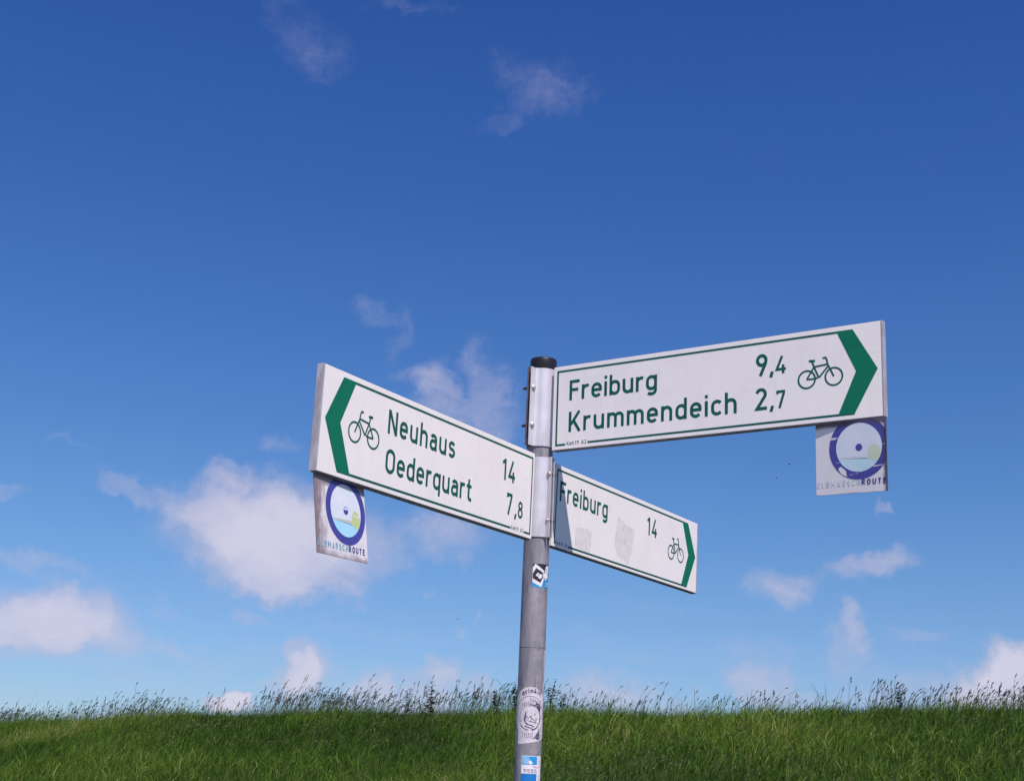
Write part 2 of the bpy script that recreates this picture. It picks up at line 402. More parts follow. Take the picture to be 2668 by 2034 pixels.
GL = {  # glyph: (width, [strokes]); cap height 1, stroke width .14
 'N': (.62, [[(.07,0),(.07,1)], [(.55,0),(.55,1)], [(.09,.96),(.53,.04)]]),
 'O': (.62, [('c', [*arc(.31,.69,.24,.24,0,180), *arc(.31,.31,.24,.24,180,360)])]),
 'F': (.52, [[(.07,0),(.07,1)], [(.14,.93),(.52,.93)], [(.14,.52),(.46,.52)]]),
 'K': (.62, [[(.07,0),(.07,1)], [(.12,.36),(.55,1)], [(.26,.54),(.58,0)]]),
 'E': (.50, [[(.07,0),(.07,1)], [(.14,.93),(.50,.93)], [(.14,.52),(.45,.52)], [(.14,.07),(.50,.07)]]),
 'L': (.48, [[(.07,0),(.07,1)], [(.14,.07),(.48,.07)]]),
 'B': (.58, [[(.07,0),(.07,1)], [(.14,.93),(.3,.93),*arc(.32,.73,.18,.20,90,-90),(.14,.53)], [(.3,.53),*arc(.32,.30,.20,.23,90,-90),(.14,.07)]]),
 'M': (.72, [[(.07,0),(.07,1)], [(.65,0),(.65,1)], [(.09,.97),(.36,.35)], [(.63,.97),(.36,.35)]]),
 'A': (.64, [[(.06,0),(.32,1)], [(.58,0),(.32,1)], [(.14,.25),(.50,.25)]]),
 'R': (.58, [[(.07,0),(.07,1)], [(.14,.93),(.3,.93),*arc(.30,.71,.21,.22,90,-90),(.14,.49)], [(.32,.48),(.52,0)]]),
 'S': (.56, [[*arc(.28,.715,.20,.215,30,270), *arc(.28,.285,.21,.215,90,-150)]]),
 'C': (.56, [[*arc(.31,.69,.24,.24,30,180), *arc(.31,.31,.24,.24,180,330)]]),
 'H': (.60, [[(.07,0),(.07,1)], [(.53,0),(.53,1)], [(.14,.52),(.46,.52)]]),
 'U': (.60, [[(.07,1),*arc(.30,.30,.23,.23,180,360),(.53,1)]]),
 'T': (.54, [[(0,.93),(.54,.93)], [(.27,.86),(.27,0)]]),
 'D': (.60, [[(.07,0),(.07,1)], [(.14,.93),(.28,.93),*arc(.30,.70,.23,.23,90,0),*arc(.30,.30,.23,.23,0,-90),(.14,.07)]]),
 'I': (.14, [[(.07,0),(.07,1)]]),
 'W': (.80, [[(.05,1),(.22,0)], [(.22,0),(.40,.9)], [(.40,.9),(.58,0)], [(.58,0),(.75,1)]]),
 'n': (.54, [[(.07,0),(.07,XH)], [(.07,.40),*arc(.27,.45,.2,.2,180,0),(.47,0)]]),
 'm': (.84, [[(.07,0),(.07,XH)], [(.07,.42),*arc(.245,.48,.175,.17,180,0),(.42,0)], [(.42,.42),*arc(.595,.48,.175,.17,180,0),(.77,0)]]),
 'u': (.54, [[(.47,0),(.47,XH)], [(.07,XH),*arc(.27,.27,.2,.2,180,360),(.47,.32)]]),
 'h': (.54, [[(.07,0),(.07,1)], [(.07,.40),*arc(.27,.45,.2,.2,180,0),(.47,0)]]),
 'r': (.38, [[(.07,0),(.07,XH)], [(.07,.40),*arc(.27,.43,.2,.22,180,62)]]),
 'e': (.54, [[(.10,.37),(.47,.37),*arc(.27,.45,.2,.2,0,180),*arc(.27,.27,.2,.2,180,325)]]),
 'a': (.52, [[(.45,0),(.45,.47),*arc(.26,.47,.19,.18,0,150)], [(.45,.42),(.24,.42),*arc(.23,.245,.165,.175,90,270),(.28,.07),(.45,.15)]]),
 's': (.50, [[*arc(.25,.51,.175,.14,25,270), *arc(.25,.22,.185,.15,90,-155)]]),
 'd': (.54, [[(.47,0),(.47,1)], ('c', bowl())]),
 'b': (.54, [[(.07,0),(.07,1)], ('c', bowl())]),
 'q': (.54, [[(.47,-.24),(.47,XH)], ('c', bowl())]),
 'g': (.54, [[(.47,XH),(.47,.0),*arc(.27,-.03,.2,.15,0,-145)], ('c', bowl())]),
 'i': (.14, [[(.07,0),(.07,XH)], [(.07,.85),(.07,1)]]),
 't': (.40, [[(.17,.96),(.17,.22),*arc(.30,.20,.13,.13,180,270),(.40,.07)], [(.0,.65),(.38,.65)]]),
 'k': (.50, [[(.07,0),(.07,1)], [(.12,.25),(.42,XH)], [(.20,.36),(.46,0)]]),
 'c': (.48, [[*arc(.27,.45,.2,.2,35,180), *arc(.27,.27,.2,.2,180,325)]]),
 '1': (.36, [[(.27,0),(.27,1)], [(.27,.95),(.05,.77)]]),
 '2': (.52, [[*arc(.26,.72,.19,.21,165,-30), (.08,.07),(.52,.07)]]),
 '3': (.54, [[*arc(.27,.735,.18,.195,150,-80)], [*arc(.27,.30,.20,.23,85,-150)]]),
 '4': (.56, [[(.36,1),(.06,.25),(.56,.25)], [(.41,.50),(.41,0)]]),
 '7': (.52, [[(.03,.93),(.50,.93)], [(.45,.90),(.19,0)], [(.09,.86),(.09,.80)]]),
 '8': (.54, [('c', arc(.27,.745,.17,.185,0,360,18)), ('c', arc(.27,.305,.20,.235,0,360,20))]),
 '9': (.54, [('c', arc(.27,.71,.19,.22,0,360,20)), [(.455,.60),(.20,0)]]),
 ',': (.16, [[(.11,.14),(.03,-.12)]]),
 "'": (.14, [[(.07,1),(.05,.78)]]),
 ' ': (.30, []),
}
def text_polys(s, x0, y0, cap, total=None, weight=.14, sp_=.15, wscale=1.0):
    """list of polygons (x, y up) for a line of lettering; total = exact width"""
    adv = []; x = 0
    for ch in s:
        adv.append(x); x += GL[ch][0]*wscale + sp_
    natural = (x-sp_)*cap
    k = 1.0 if total is None else (total/cap - sum(GL[c_][0]*wscale for c_ in s))/max(1e-6, sp_*(len(s)-1))
    out = []; x = 0; li = 0
    for ch in s:
        for st in GL[ch][1]:
            closed = isinstance(st, tuple); pts = st[1] if closed else st
            qs = ribbon([(p_[0]*wscale, p_[1]) for p_ in pts], weight, closed)
            out.append(([[(x0+(x+a)*cap, y0+b*cap) for a, b in q] for q in qs], li)); li += 1
        x += GL[ch][0]*wscale + sp_*k
        li += 0
    return out
def print_bm(bm, groups, y, step=.00004, clip=None):
    """groups: list of ([polygons], level) laid on the plane y (towards -y), x right, z up"""
    for polys, lv in groups:
        for q in polys:
            vs = [bm.verts.new((a, y-step*(lv % 4), b)) for a, b in q]
            try: bm.faces.new(vs)
            except ValueError: pass
    if clip:
        x0, x1, z0, z1 = clip
        for co_, no_ in (((x0,0,0),(-1,0,0)), ((x1,0,0),(1,0,0)), ((0,0,z0),(0,0,-1)), ((0,0,z1),(0,0,1))):
            bmesh.ops.bisect_plane(bm, geom=bm.verts[:]+bm.edges[:]+bm.faces[:], plane_co=co_, plane_no=no_, clear_outer=True)
    for f_ in bm.faces:
        f_.normal_update()
        if f_.normal.y > 0: f_.normal_flip()
def print_obj(name, groups, y, material, parent, step=.00004, clip=None):
    bm = bmesh.new(); print_bm(bm, groups, y, step, clip)
    return from_bm(name, bm, material, parent)
def wrap(bm, r, cuts=.004, rstep=1.0):
    """bend flat print (x along the surface, y = -layer height) round a pipe of radius r"""
    xs = [v.co.x for v in bm.verts]
    if not xs: return
    x = min(xs)+cuts
    while x < max(xs):
        bmesh.ops.bisect_plane(bm, geom=bm.verts[:]+bm.edges[:]+bm.faces[:], plane_co=(x, 0, 0), plane_no=(1, 0, 0))
        x += cuts
    for v in bm.verts:
        h = r - v.co.y*rstep; ph = v.co.x/r
        v.co = Vector((h*math.sin(ph), -h*math.cos(ph), v.co.z))

def ragged(pts, amp, seed, n=7):
    r_ = random.Random(seed); o_ = []
    for k in range(len(pts)):
        a, b = pts[k], pts[(k+1) % len(pts)]
        for j in range(n):
            f = j/n; o_.append((a[0]+(b[0]-a[0])*f+r_.uniform(-amp, amp), a[1]+(b[1]-a[1])*f+r_.uniform(-amp, amp)))
    return o_
# ------------------------------------------------------------------ terrain: the grass dyke
DIST, PHI = 23.8, rad(42)
NC = np.array([math.sin(PHI), math.cos(PHI)]); TC = np.array([math.cos(PHI), -math.sin(PHI)])
_obs = [(0,1878),(300,1864),(600,1850),(1000,1846),(1334,1846),(1700,1846),(2100,1842),(2400,1832),(2668,1824)]
_t, _h = [], []
for x_, y_ in _obs:
    a_, e_ = azel(x_, y_)
    d_ = DIST/math.cos(a_-PHI)
    _t.append(d_*math.sin(a_-PHI)); _h.append(d_*math.tan(e_))
VEG = .25
def crest_z(t):
    s = 0
    for o_ in (-3, -1.5, 0, 1.5, 3):
        s = s + np.interp(np.asarray(t)+o_, _t, _h)
    return EYE + s/5 - VEG
def terrain(x, y):
    x = np.asarray(x, float); y = np.asarray(y, float)
    p = x*NC[0]+y*NC[1]; t = x*TC[0]+y*TC[1]
    q = DIST - p                        # metres before the crest
    cz = crest_z(t)
    lump = .05*np.sin(t*.9+1.3*np.sin(q*.7))+.04*np.sin(q*1.7+t*.35)
    soft = np.where(q > 0, np.sqrt(q*q+.5)-.707, 0)
    back = np.maximum(0, -q-2.8)
    z = cz - .30*soft - .40*back + lump
    z = np.where(z > 0.6, z, 0.6*np.exp(np.minimum(0, (z-.6))/.6))      # runs out softly into the flat ground
    return z
def axis_vals(*segs):
    o_ = []
    for a, b, n in segs: o_ += list(np.linspace(a, b, n, endpoint=False))
    return np.array(o_+[segs[-1][1]])
tv = axis_vals((-4000,-400,12),(-400,-90,20),(-90,20,220),(20,400,40),(400,4000,12))
qv = axis_vals((-4000,-300,12),(-300,-20,20),(-20,-4,32),(-4,14,90),(14,60,40),(60,400,20),(400,4000,12))
TT, QQ = np.meshgrid(tv, qv)
PX = (DIST-QQ)*NC[0]+TT*TC[0]; PY = (DIST-QQ)*NC[1]+TT*TC[1]
PZ = terrain(PX, PY)
nq, ntt = TT.shape
me = bpy.data.meshes.new('ground')
idx = np.arange(nq*ntt).reshape(nq, ntt)
fa = np.stack([idx[:-1,:-1], idx[1:,:-1], idx[1:,1:], idx[:-1,1:]], -1).reshape(-1, 4)
me.from_pydata(np.stack([PX.ravel(), PY.ravel(), PZ.ravel()], -1).tolist(), [], fa.tolist())
for p_ in me.polygons: p_.use_smooth = True
if me.polygons[0].normal.z < 0: me.flip_normals()
gm = mat('turf soil', (.020, .036, .010), .95, var=(.040, .060, .016), vscale=.8, bump=1.0, bscale=8, spec=.1)
g = link('ground', me, gm); g['kind'] = 'structure'

# unseen concrete lanes, added to bounce sunlight up onto the sign faces
def lane(name, corners, z, mt_):
    bm = bmesh.new()
    bm.faces.new([bm.verts.new((*[(DIST-q_)*NC[i]+t_*TC[i] for i in (0, 1)], z)) for t_, q_ in corners])
    bmesh.ops.recalc_face_normals(bm, faces=bm.faces)
    if bm.faces[:][0].normal.z < 0: bmesh.ops.reverse_faces(bm, faces=bm.faces)
    o_ = from_bm(name, bm, mt_); o_['kind'] = 'structure'
    return o_
concrete = mat('weathered concrete', (.36, .34, .31), .85, var=(.28, .265, .24), vscale=1.5, bump=.5, bscale=40, spec=.2)
lane('bounce_road', [(-300, 21.6), (300, 21.6), (300, 28.2), (-300, 28.2)], .03, concrete)
lane('bounce_side_road', [(-1, 28.2), (5, 28.2), (5, 300), (-1, 300)], .034, concrete)
# ------------------------------------------------------------------ grass
def frame_pts(n, tlo, thi, qlo, qhi):
    t = rng.uniform(tlo, thi, n); q = rng.uniform(qlo, qhi, n)
    x = (DIST-q)*NC[0]+t*TC[0]; y = (DIST-q)*NC[1]+t*TC[1]
    return t, q, x, y
def pnoise(x, y, s, seed=0):
    r_ = np.random.default_rng(seed); v = 0
    for k in range(7):
        a = r_.uniform(0, 6.28); f = s*r_.uniform(.6, 1.8); ph = r_.uniform(0, 6.28)
        v = v + np.sin((x*math.cos(a)+y*math.sin(a))*f+ph + 1.3*np.sin((x*math.sin(a)-y*math.cos(a))*f*.7+ph*2))
    return v/7**.5
def blade_mesh(name, x, y, h, wdt, lean, tone, material):
    n = len(x); z = terrain(x, y)-.02
    th = rng.uniform(0, 2*math.pi, n)                     # ribbon facing
    wx, wy = np.cos(th)*wdt/2, np.sin(th)*wdt/2
    ld = rng.normal(0.15, 1.35, n)                         # lean heading round +x (the wind)
    lx, ly = np.cos(ld)*lean, np.sin(ld)*lean
    V = np.zeros((n, 7, 3))
    for k, (f, wk) in enumerate(((0, 1), (.45, .9), (.8, .6))):
        b = f**2.0
        for j, s in ((0, -1), (1, 1)):
            V[:, 2*k+j, 0] = x+lx*b*h+s*wx*wk; V[:, 2*k+j, 1] = y+ly*b*h+s*wy*wk; V[:, 2*k+j, 2] = z+h*f*(1-.25*lean*f)
    V[:, 6, 0] = x+lx*h*1.05; V[:, 6, 1] = y+ly*h*1.05; V[:, 6, 2] = z+h*(1-.40*lean)
    base = (np.arange(n)*7)[:, None]
    quads = np.concatenate([base+np.array([0,1,3,2]), base+np.array([2,3,5,4])], 0)
    tris = base+np.array([4,5,6])
    me = bpy.data.meshes.new(name)
    me.vertices.add(n*7); me.vertices.foreach_set('co', V.ravel())
    nl = quads.size+tris.size
    me.loops.add(nl); me.loops.foreach_set('vertex_index', np.concatenate([quads.ravel(), tris.ravel()]).astype(np.int32))
    npoly = len(quads)+len(tris); me.polygons.add(npoly)
    ls = np.concatenate([np.arange(len(quads))*4, quads.size+np.arange(len(tris))*3]).astype(np.int32)
    me.polygons.foreach_set('loop_start', ls)
    at = me.attributes.new('tone', 'FLOAT', 'POINT')
    at.data.foreach_set('value', np.repeat(tone, 7).astype(np.float32))
    me.update(calc_edges=True); me.validate()
    o = link(name, me, material); o['kind'] = 'stuff'
    return o
def foliage_mat(name, stops, rough=.6, trans=.3, spec=.25):
    mt = bpy.data.materials.new(name); mt.use_nodes = True; t = mt.node_tree
    b = t.nodes['Principled BSDF']; b.inputs['Roughness'].default_value = rough; b.inputs['Specular IOR Level'].default_value = spec
    at = t.nodes.new('ShaderNodeAttribute'); at.attribute_name = 'tone'
    r = t.nodes.new('ShaderNodeValToRGB'); e = r.color_ramp.elements
    e[0].position = stops[0][0]; e[0].color = (*stops[0][1], 1); e[1].position = stops[-1][0]; e[1].color = (*stops[-1][1], 1)
    for p_, c_ in stops[1:-1]:
        k = e.new(p_); k.color = (*c_, 1)
    t.links.new(at.outputs['Fac'], r.inputs[0]); t.links.new(r.outputs[0], b.inputs['Base Color'])
    tr = t.nodes.new('ShaderNodeBsdfTranslucent'); t.links.new(r.outputs[0], tr.inputs[0])
    mx = t.nodes.new('ShaderNodeMixShader'); mx.inputs[0].default_value = trans
    out = [n for n in t.nodes if n.type == 'OUTPUT_MATERIAL'][0]
    t.links.new(b.outputs[0], mx.inputs[1]); t.links.new(tr.outputs[0], mx.inputs[2]); t.links.new(mx.outputs[0], out.inputs[0])
    return mt
gmat = foliage_mat('grass blades', [(0, (.020, .052, .004)), (.3, (.052, .122, .007)), (.55, (.100, .188, .014)), (.78, (.185, .245, .034)), (1, (.37, .37, .14))])
smat = foliage_mat('seed heads', [(0, (.030, .045, .020)), (.45, (.060, .060, .040)), (.75, (.11, .085, .060)), (1, (.25, .26, .10))], trans=.15)
def make_grass(name, n, tl, th_, ql, qh, hs, ws):
    t, q, x, y = frame_pts(n, tl, th_, ql, qh)
    patch = pnoise(x, y, 1.1, 3); big = pnoise(x, y, .40, 5); tuss = pnoise(x, y, 5.5, 8)
    h = rng.gamma(7, 1/7, n)*hs*(1+.18*patch+.34*np.clip(tuss, -1.6, 1.6))
    wd = rng.uniform(.6, 1.4, n)*ws
    lean = np.clip(rng.normal(.80, .36, n), .05, 1.5)
    tone = np.clip(.31+.17*rng.normal(0, 1, n)+.13*patch+.15*big+.05*tuss+.36*(rng.random(n) > .95-.06*np.clip(pnoise(x, y, .8, 44), 0, 2)), 0, 1)
    return blade_mesh(name, x, y, h, wd, lean, tone, gmat)
make_grass('dyke_grass', 330000, -57, -5, -2.2, 7.8, .22, .0085)
make_grass('crest_grass', 9000, -57, -5, -2.0, .7, .40, .0085)
make_grass('dyke_grass', 14000, -66, 14, 7.8, 12.5, .32, .016)
make_grass('dyke_grass', 14000, -5, 14, -2.2, 6.3, .36, .014)
make_grass('meadow_grass', 60000, -60, 14, 12.5, 21.2, .16, .012)
make_grass('dyke_grass', 9000, -80, -57, -2.2, 6.3, .36, .018)

def stalks(name, x, y, H, tone, kinds, hs=1.0):
    """flowering grass: thin bent stem with a seed head"""
    V, F, T = [], [], []
    z0 = terrain(x, y)
    for i in range(len(x)):
        h = H[i]; th = random.gauss(.12, .55); ln = abs(random.gauss(.26, .16))*(1 if hs == 1 else 2.2)
        px_, py_, pz_ = x[i], y[i], z0[i]
        dx, dy = math.cos(th)*ln, math.sin(th)*ln
        def P(f, extra=0.0):
            return (px_+dx*h*f**2.2+math.cos(th)*extra, py_+dy*h*f**2.2+math.sin(th)*extra, pz_+h*f*(1-.18*ln*f))
        sw = (.0017 + .00004*math.hypot(px_, py_))*(1 if hs == 1 else .6)
        b0 = len(V)
        fs = (0, .5, .8, 1.0)
        for f in fs:
            p_ = P(f)
            for a_ in (0, 2.1, 4.2):
                V.append((p_[0]+sw*math.cos(a_), p_[1]+sw*math.sin(a_), p_[2]))
        for s in range(3):
            for k in range(3):
                F.append((b0+3*s+k, b0+3*s+(k+1) % 3, b0+3*s+3+(k+1) % 3, b0+3*s+3+k))
        tip = Vector(P(1.0)); pre = Vector(P(.88)); ax = (tip-pre).normalized()
        hl = random.uniform(.06, .13)*(.7+.5*h)
        kd = kinds[i]
        def spindle(o_, a_, L_, r_):
            b = len(V); e1 = a_.orthogonal().normalized(); e2 = a_.cross(e1)
            V.append(tuple(o_))
            for f, rr in ((.3, 1), (.7, .7)):
                for k in range(4):
                    p_ = o_+a_*L_*f+(e1*math.cos(k*1.571)+e2*math.sin(k*1.571))*r_*rr
                    V.append(tuple(p_))
            V.append(tuple(o_+a_*L_))
            for k in range(4):
                k2 = (k+1) % 4
                F.append((b, b+1+k2, b+1+k)); F.append((b+1+k, b+1+k2, b+5+k2, b+5+k)); F.append((b+5+k, b+5+k2, b+9))
        o_ = pre
        if kd == 0:                               # dense spike, nodding with the wind
            droop = (ax+Vector((random.uniform(.1, .6), random.uniform(-.2, .2), -.05))).normalized()
            spindle(tip-ax*.01, droop, hl*hs, (.0085+.00013*math.hypot(px_, py_))*hs)
        else:                                     # open panicle: small heads on side twigs
            for k in range(6):
                f = .86+.14*k/5
                o2 = Vector(P(f)); a2 = (ax*.8+Vector((random.uniform(-.2, .8), random.uniform(-.5, .5), random.uniform(-.1, .5)))).normalized()
                spindle(o2+a2*.012, a2, random.uniform(.025, .05)*hs, (.0064+.00011*math.hypot(px_, py_))*hs)
        T += [tone[i]]*(len(V)-len(T))
    me = bpy.data.meshes.new(name); me.from_pydata(V, [], F)
    at = me.attributes.new('tone', 'FLOAT', 'POINT'); at.data.foreach_set('value', T)
    o = link(name, me, smat); o['kind'] = 'stuff'
    return o
# tall flowering grass along the crest, standing in uneven clumps
n0 = 6500
t, q, x, y = frame_pts(n0, -57, -5, -2.6, .9)
cl = pnoise(t, q*.3, .9, 21)*.6+pnoise(t, q*.2, 2.6, 22)*.5
keep = rng.random(n0) < np.clip(.50+.80*cl, .05, 1)
x, y, t, cl = x[keep], y[keep], t[keep], cl[keep]
H = np.clip(np.hypot(x, y)/35, .72, 1.0)*np.interp(x, [-17, -6], [.80, 1.0])*np.clip(rng.normal(.54, .13, len(x))+.17*cl+.25*(rng.random(len(x)) > .93), .3, 1.1)
stalks('seed_head_grass', x, y, H, np.clip(rng.normal(.30, .2, len(x)), 0, .8), (rng.random(len(x)) > .55).astype(int))
n1 = 4200
t, q, x, y = frame_pts(n1, -57, -5, .9, 7.5)
keep = rng.random(n1) < np.clip(.5+.5*pnoise(x, y, .7, 31), .05, 1)
x, y = x[keep], y[keep]
stalks('slope_seed_heads', x, y, rng.uniform(.20, .36, len(x)), np.clip(rng.normal(.88, .12, len(x)), .5, 1), (rng.random(len(x)) > .4).astype(int), .62)

# leafy weeds standing in the crest grass
def crest_point(px_, q_):
    a_, _e = azel(px_, 1840)
    lo_, hi_ = 5, 120
    for _ in range(40):
        mid = (lo_+hi_)/2
        if DIST-(mid*math.sin(a_)*NC[0]+mid*math.cos(a_)*NC[1]) > q_: lo_ = mid
        else: hi_ = mid
    return mid*math.sin(a_), mid*math.cos(a_)
def smat_solid(name, c1, c2):
    m_ = mat(name, c1, .6, var=c2, vscale=12, spec=.2); return m_
weedleaf = smat_solid('weed leaf', (.030, .060, .022), (.055, .095, .035)); weedstem = smat_solid('weed stem', (.06, .05, .03), (.05, .07, .03))
def weed(px_, q_, h, spread, label):
    x_, y_ = crest_point(px_, q_); z_ = float(terrain(x_, y_))
    th = thing('leafy_weed', label, 'plant', Matrix.Translation((x_, y_, z_)), 'leafy weeds on the crest of the dyke')
    bm = bmesh.new(); bl = bmesh.new()
    r_ = random.Random(int(px_))
    for s in range(3 if spread > .1 else 2):
        top = Vector((r_.uniform(-spread, spread*1.3), r_.uniform(-spread, spread), h*r_.uniform(.8, 1)))
        prev = None
        for k in range(6):
            f = k/5; p_ = Vector((top.x*f, top.y*f, top.z*f)); rr = .007*(1-.6*f)
            ring = [bm.verts.new(p_+Vector((math.cos(a)*rr, math.sin(a)*rr, 0))) for a in (0, 2.1, 4.2)]
            if prev:
                for i in range(3): bm.faces.new((prev[i], prev[(i+1) % 3], ring[(i+1) % 3], ring[i]))
            prev = ring
        for k in range(34):
            f = r_.uniform(.25, 1.02); o_ = top*f; a = r_.uniform(0, 6.28); ll = r_.uniform(.08, .15)*(1.25-.6*f)*(h/.8); up = r_.uniform(.1, .9)
            d_ = Vector((math.cos(a), math.sin(a), up)).normalized(); sd = Vector((-math.sin(a), math.cos(a), 0))*ll*.24
            vs = [bl.verts.new(o_), bl.verts.new(o_+d_*ll*.5+sd+Vector((0, 0, .004))), bl.verts.new(o_+d_*ll-Vector((0, 0, ll*.2))), bl.verts.new(o_+d_*ll*.5-sd+Vector((0, 0, .004)))]
            bl.faces.new((vs[0], vs[1], vs[2])); bl.faces.new((vs[0], vs[2], vs[3]))
    from_bm('stem', bm, weedstem, th); from_bm('foliage', bl, weedleaf, th)
weed(1122, -.3, .95, .13, 'bushy leafy weed on the dyke crest, left of the seed heads that reach the pole')
weed(1062, -.2, .72, .06, 'small leafy weed on the dyke crest, leftmost of the leafy weeds')
weed(1345, -.3, .90, .12, 'leafy weed on the dyke crest touching the left side of the grey pole')
weed(1296, -.2, .80, .12, 'leafy weed on the dyke crest standing left of the one that touches the pole')
weed(1437, -.3, .92, .09, 'upright leafy weed on the dyke crest just right of the grey pole')
weed(1462, .1, .60, .10, 'low dark leafy weed on the dyke crest, second to the right of the pole')
weed(2345, .0, .55, .05, 'low leafy weed on the dyke crest, far right below the pale clouds')

# small yellow flowers in the slope
yel = mat('yellow petal', (.75, .62, .03), .5)
def slope_point(px_, py_):
    v = ray(px_, py_)
    for d_ in np.arange(12, 70, .05):
        p_ = Vector((0, 0, EYE))+v*d_
        if p_.z < float(terrain(p_.x, p_.y))+.30: return p_
    return None
for px_, py_, lab in ((1233, 1906, 'yellow flower in the grass left of the pole, beside the round sticker'),
                      (1450, 1963, 'yellow flower in the grass right of the pole, low beside the blue sticker'),
                      (1857, 1950, 'yellow flower in the grass right of centre below the far end of the lower sign'),
                      (2054, 1948, 'yellow flower in the grass of the right part of the dyke'),
                      (2368, 1895, 'yellow flower high on the right part of the dyke')):
    p_ = slope_point(px_, py_)
    if p_ is None: continue
    gz = float(terrain(p_.x, p_.y))
    th = thing('yellow_flower', lab, 'flower', Matrix.Translation((p_.x, p_.y, gz)), 'yellow flowers in the dyke grass')
    hh = p_.z-gz+.10
    bm = bmesh.new()
    bmesh.ops.create_cone(bm, segments=4, radius1=.002, radius2=.0015, depth=hh)
    for v in bm.verts: v.co.z += hh/2
    from_bm('stem', bm, weedstem, th)
    bm = bmesh.new()
    for k in range(5):
        a = k*1.2566; c_ = Vector((math.cos(a), math.sin(a), .5)); s_ = Vector((-math.sin(a), math.cos(a), 0))
        o_ = Vector((0, 0, hh))
        vs = [bm.verts.new(o_), bm.verts.new(o_+c_*.010+s_*.007), bm.verts.new(o_+c_*.018), bm.verts.new(o_+c_*.010-s_*.007)]
        bm.faces.new(vs)
    from_bm('petals', bm, yel, th)

# ------------------------------------------------------------------ the signpost
PXY = Vector((.09654, 4.04134)); LEAN = Vector((-.005136, -.037192, 1.0)).normalized()
LX, LY = -.005136, -.037192
def axis_pt(zr):                       # point of the pole's axis at height zr above eye level
    return Vector((PXY.x+LX*zr, PXY.y+LY*zr, EYE+zr))
def on_axis(zr, az=0.0):
    """frame with z along the pole, -y facing the camera, origin on the axis"""
    zc = LEAN; yc = Vector((0, 1, 0)); yc = (yc-zc*yc.dot(zc)).normalized(); xc = yc.cross(zc)
    m_ = Matrix((xc, yc, zc)).transposed().to_4x4(); m_.translation = axis_pt(zr)
    return m_ @ Matrix.Rotation(az, 4, 'Z')
def height_at(py_, front=.04):
    """height (above eye) whose front point of the pipe shows at picture row py_"""
    lo_, hi_ = -2.0, 2.5
    for _ in range(50):
        m_ = (lo_+hi_)/2; p_ = axis_pt(m_)+Vector((0, -front, 0))-Vector((0, 0, EYE))
        yy = 1017-p_.dot(UU)/p_.dot(FW)*F_PX
        if yy > py_: lo_ = m_
        else: hi_ = m_
    return m_
RP = .0372
z_top = height_at(958)+.005
th = thing('signpost_pole', 'tall grey galvanised steel pole with black plastic cap, carrying the cycle signs', 'pole', on_axis(-EYE-.05))
def tube(bm, r, z0, z1, n=64, rings=1, z_list=None):
    zs = z_list or [z0+(z1-z0)*i/rings for i in range(rings+1)]
    prev = None
    for i, z in enumerate(zs):
        rr = r[i] if isinstance(r, (list, tuple)) else r
        ring = [bm.verts.new((rr*math.cos(2*math.pi*k/n), rr*math.sin(2*math.pi*k/n), z)) for k in range(n)]
        if prev:
            for k in range(n): bm.faces.new((prev[k], prev[(k+1) % n], ring[(k+1) % n], ring[k]))
        prev = ring
    return prev
bz = EYE+.05
bm = bmesh.new(); tube(bm, RP, 0, bz+z_top, rings=8)
seam = bz+height_at(1682)
from_bm('pipe', bm, M['steel'], th, True)
bm = bmesh.new(); tube(bm, [RP+.0001, RP+.0005, RP+.0005, RP+.0001], 0, 0, z_list=[seam-.0012, seam-.0006, seam+.0006, seam+.0012])
from_bm('seam', bm, mat('weld seam', (.16, .15, .19), .6, .3), th, True)
bm = bmesh.new()
ct = bz+height_at(925)
rc = RP+.0022
last = tube(bm, [RP+.0002, rc-.0006, rc, rc, rc-.001, rc-.004, rc-.010, rc-.020], 0, 0,
            z_list=[bz+z_top-.004, bz+z_top-.004, bz+z_top-.002, ct-.006, ct-.002, ct+.0005, ct+.0015, ct+.002])
bm.faces.new(last)
from_bm('cap', bm, M['cap'], th, True)
# torn strip of old sticker along the right side of the pipe
bm = bmesh.new()
r_ = random.Random(4); zt, zb = height_at(1688), height_at(1818)
pl = []; nn_ = 16
for k in range(nn_+1):
    f = k/nn_; pl.append((.0385+r_.uniform(-.0018, .0022)+.004*math.sin(f*3.1), zb+(zt-zb)*f+bz))
for k in range(nn_):
    bm.faces.new([bm.verts.new((a, -.0002, b)) for a, b in (pl[k], (pl[k][0]+.008, pl[k][1]), (pl[k+1][0]+.008, pl[k+1][1]), pl[k+1])])
wrap(bm, RP)
bmesh.ops.recalc_face_normals(bm, faces=bm.faces)
from_bm('paper_residue', bm, mat('torn paper residue', (.62, .55, .60), .7, var=(.42, .36, .42), vscale=90), th, True)

glue = mat('old glue on the pipe', (.30, .275, .31), .65, .1, var=(.215, .20, .235), vscale=60)
for k_, (ya, yb, xa, xb) in enumerate(((1545, 1600, .006, .034), (1598, 1668, -.006, .036), (1690, 1716, .0, .030), (1740, 1790, .012, .036), (1932, 1960, .004, .030))):
    za, zb2 = bz+height_at(ya), bz+height_at(yb)
    bm = bmesh.new()
    pts_ = ragged([(xa, zb2), (xb, zb2), (xb, za), (xa+.006, za+.002)], .0035, 40+k_, 5)
    f_ = bm.faces.new([bm.verts.new((a, -.00012, b)) for a, b in pts_])
    bmesh.ops.triangulate(bm, faces=[f_])
    wrap(bm, RP); bmesh.ops.recalc_face_normals(bm, faces=bm.faces)
    o_ = from_bm('glue_residue', bm, glue, th)
    for fc in o_.data.polygons:
        if fc.normal.x*fc.center.x+fc.normal.y*fc.center.y < 0: fc.flip()
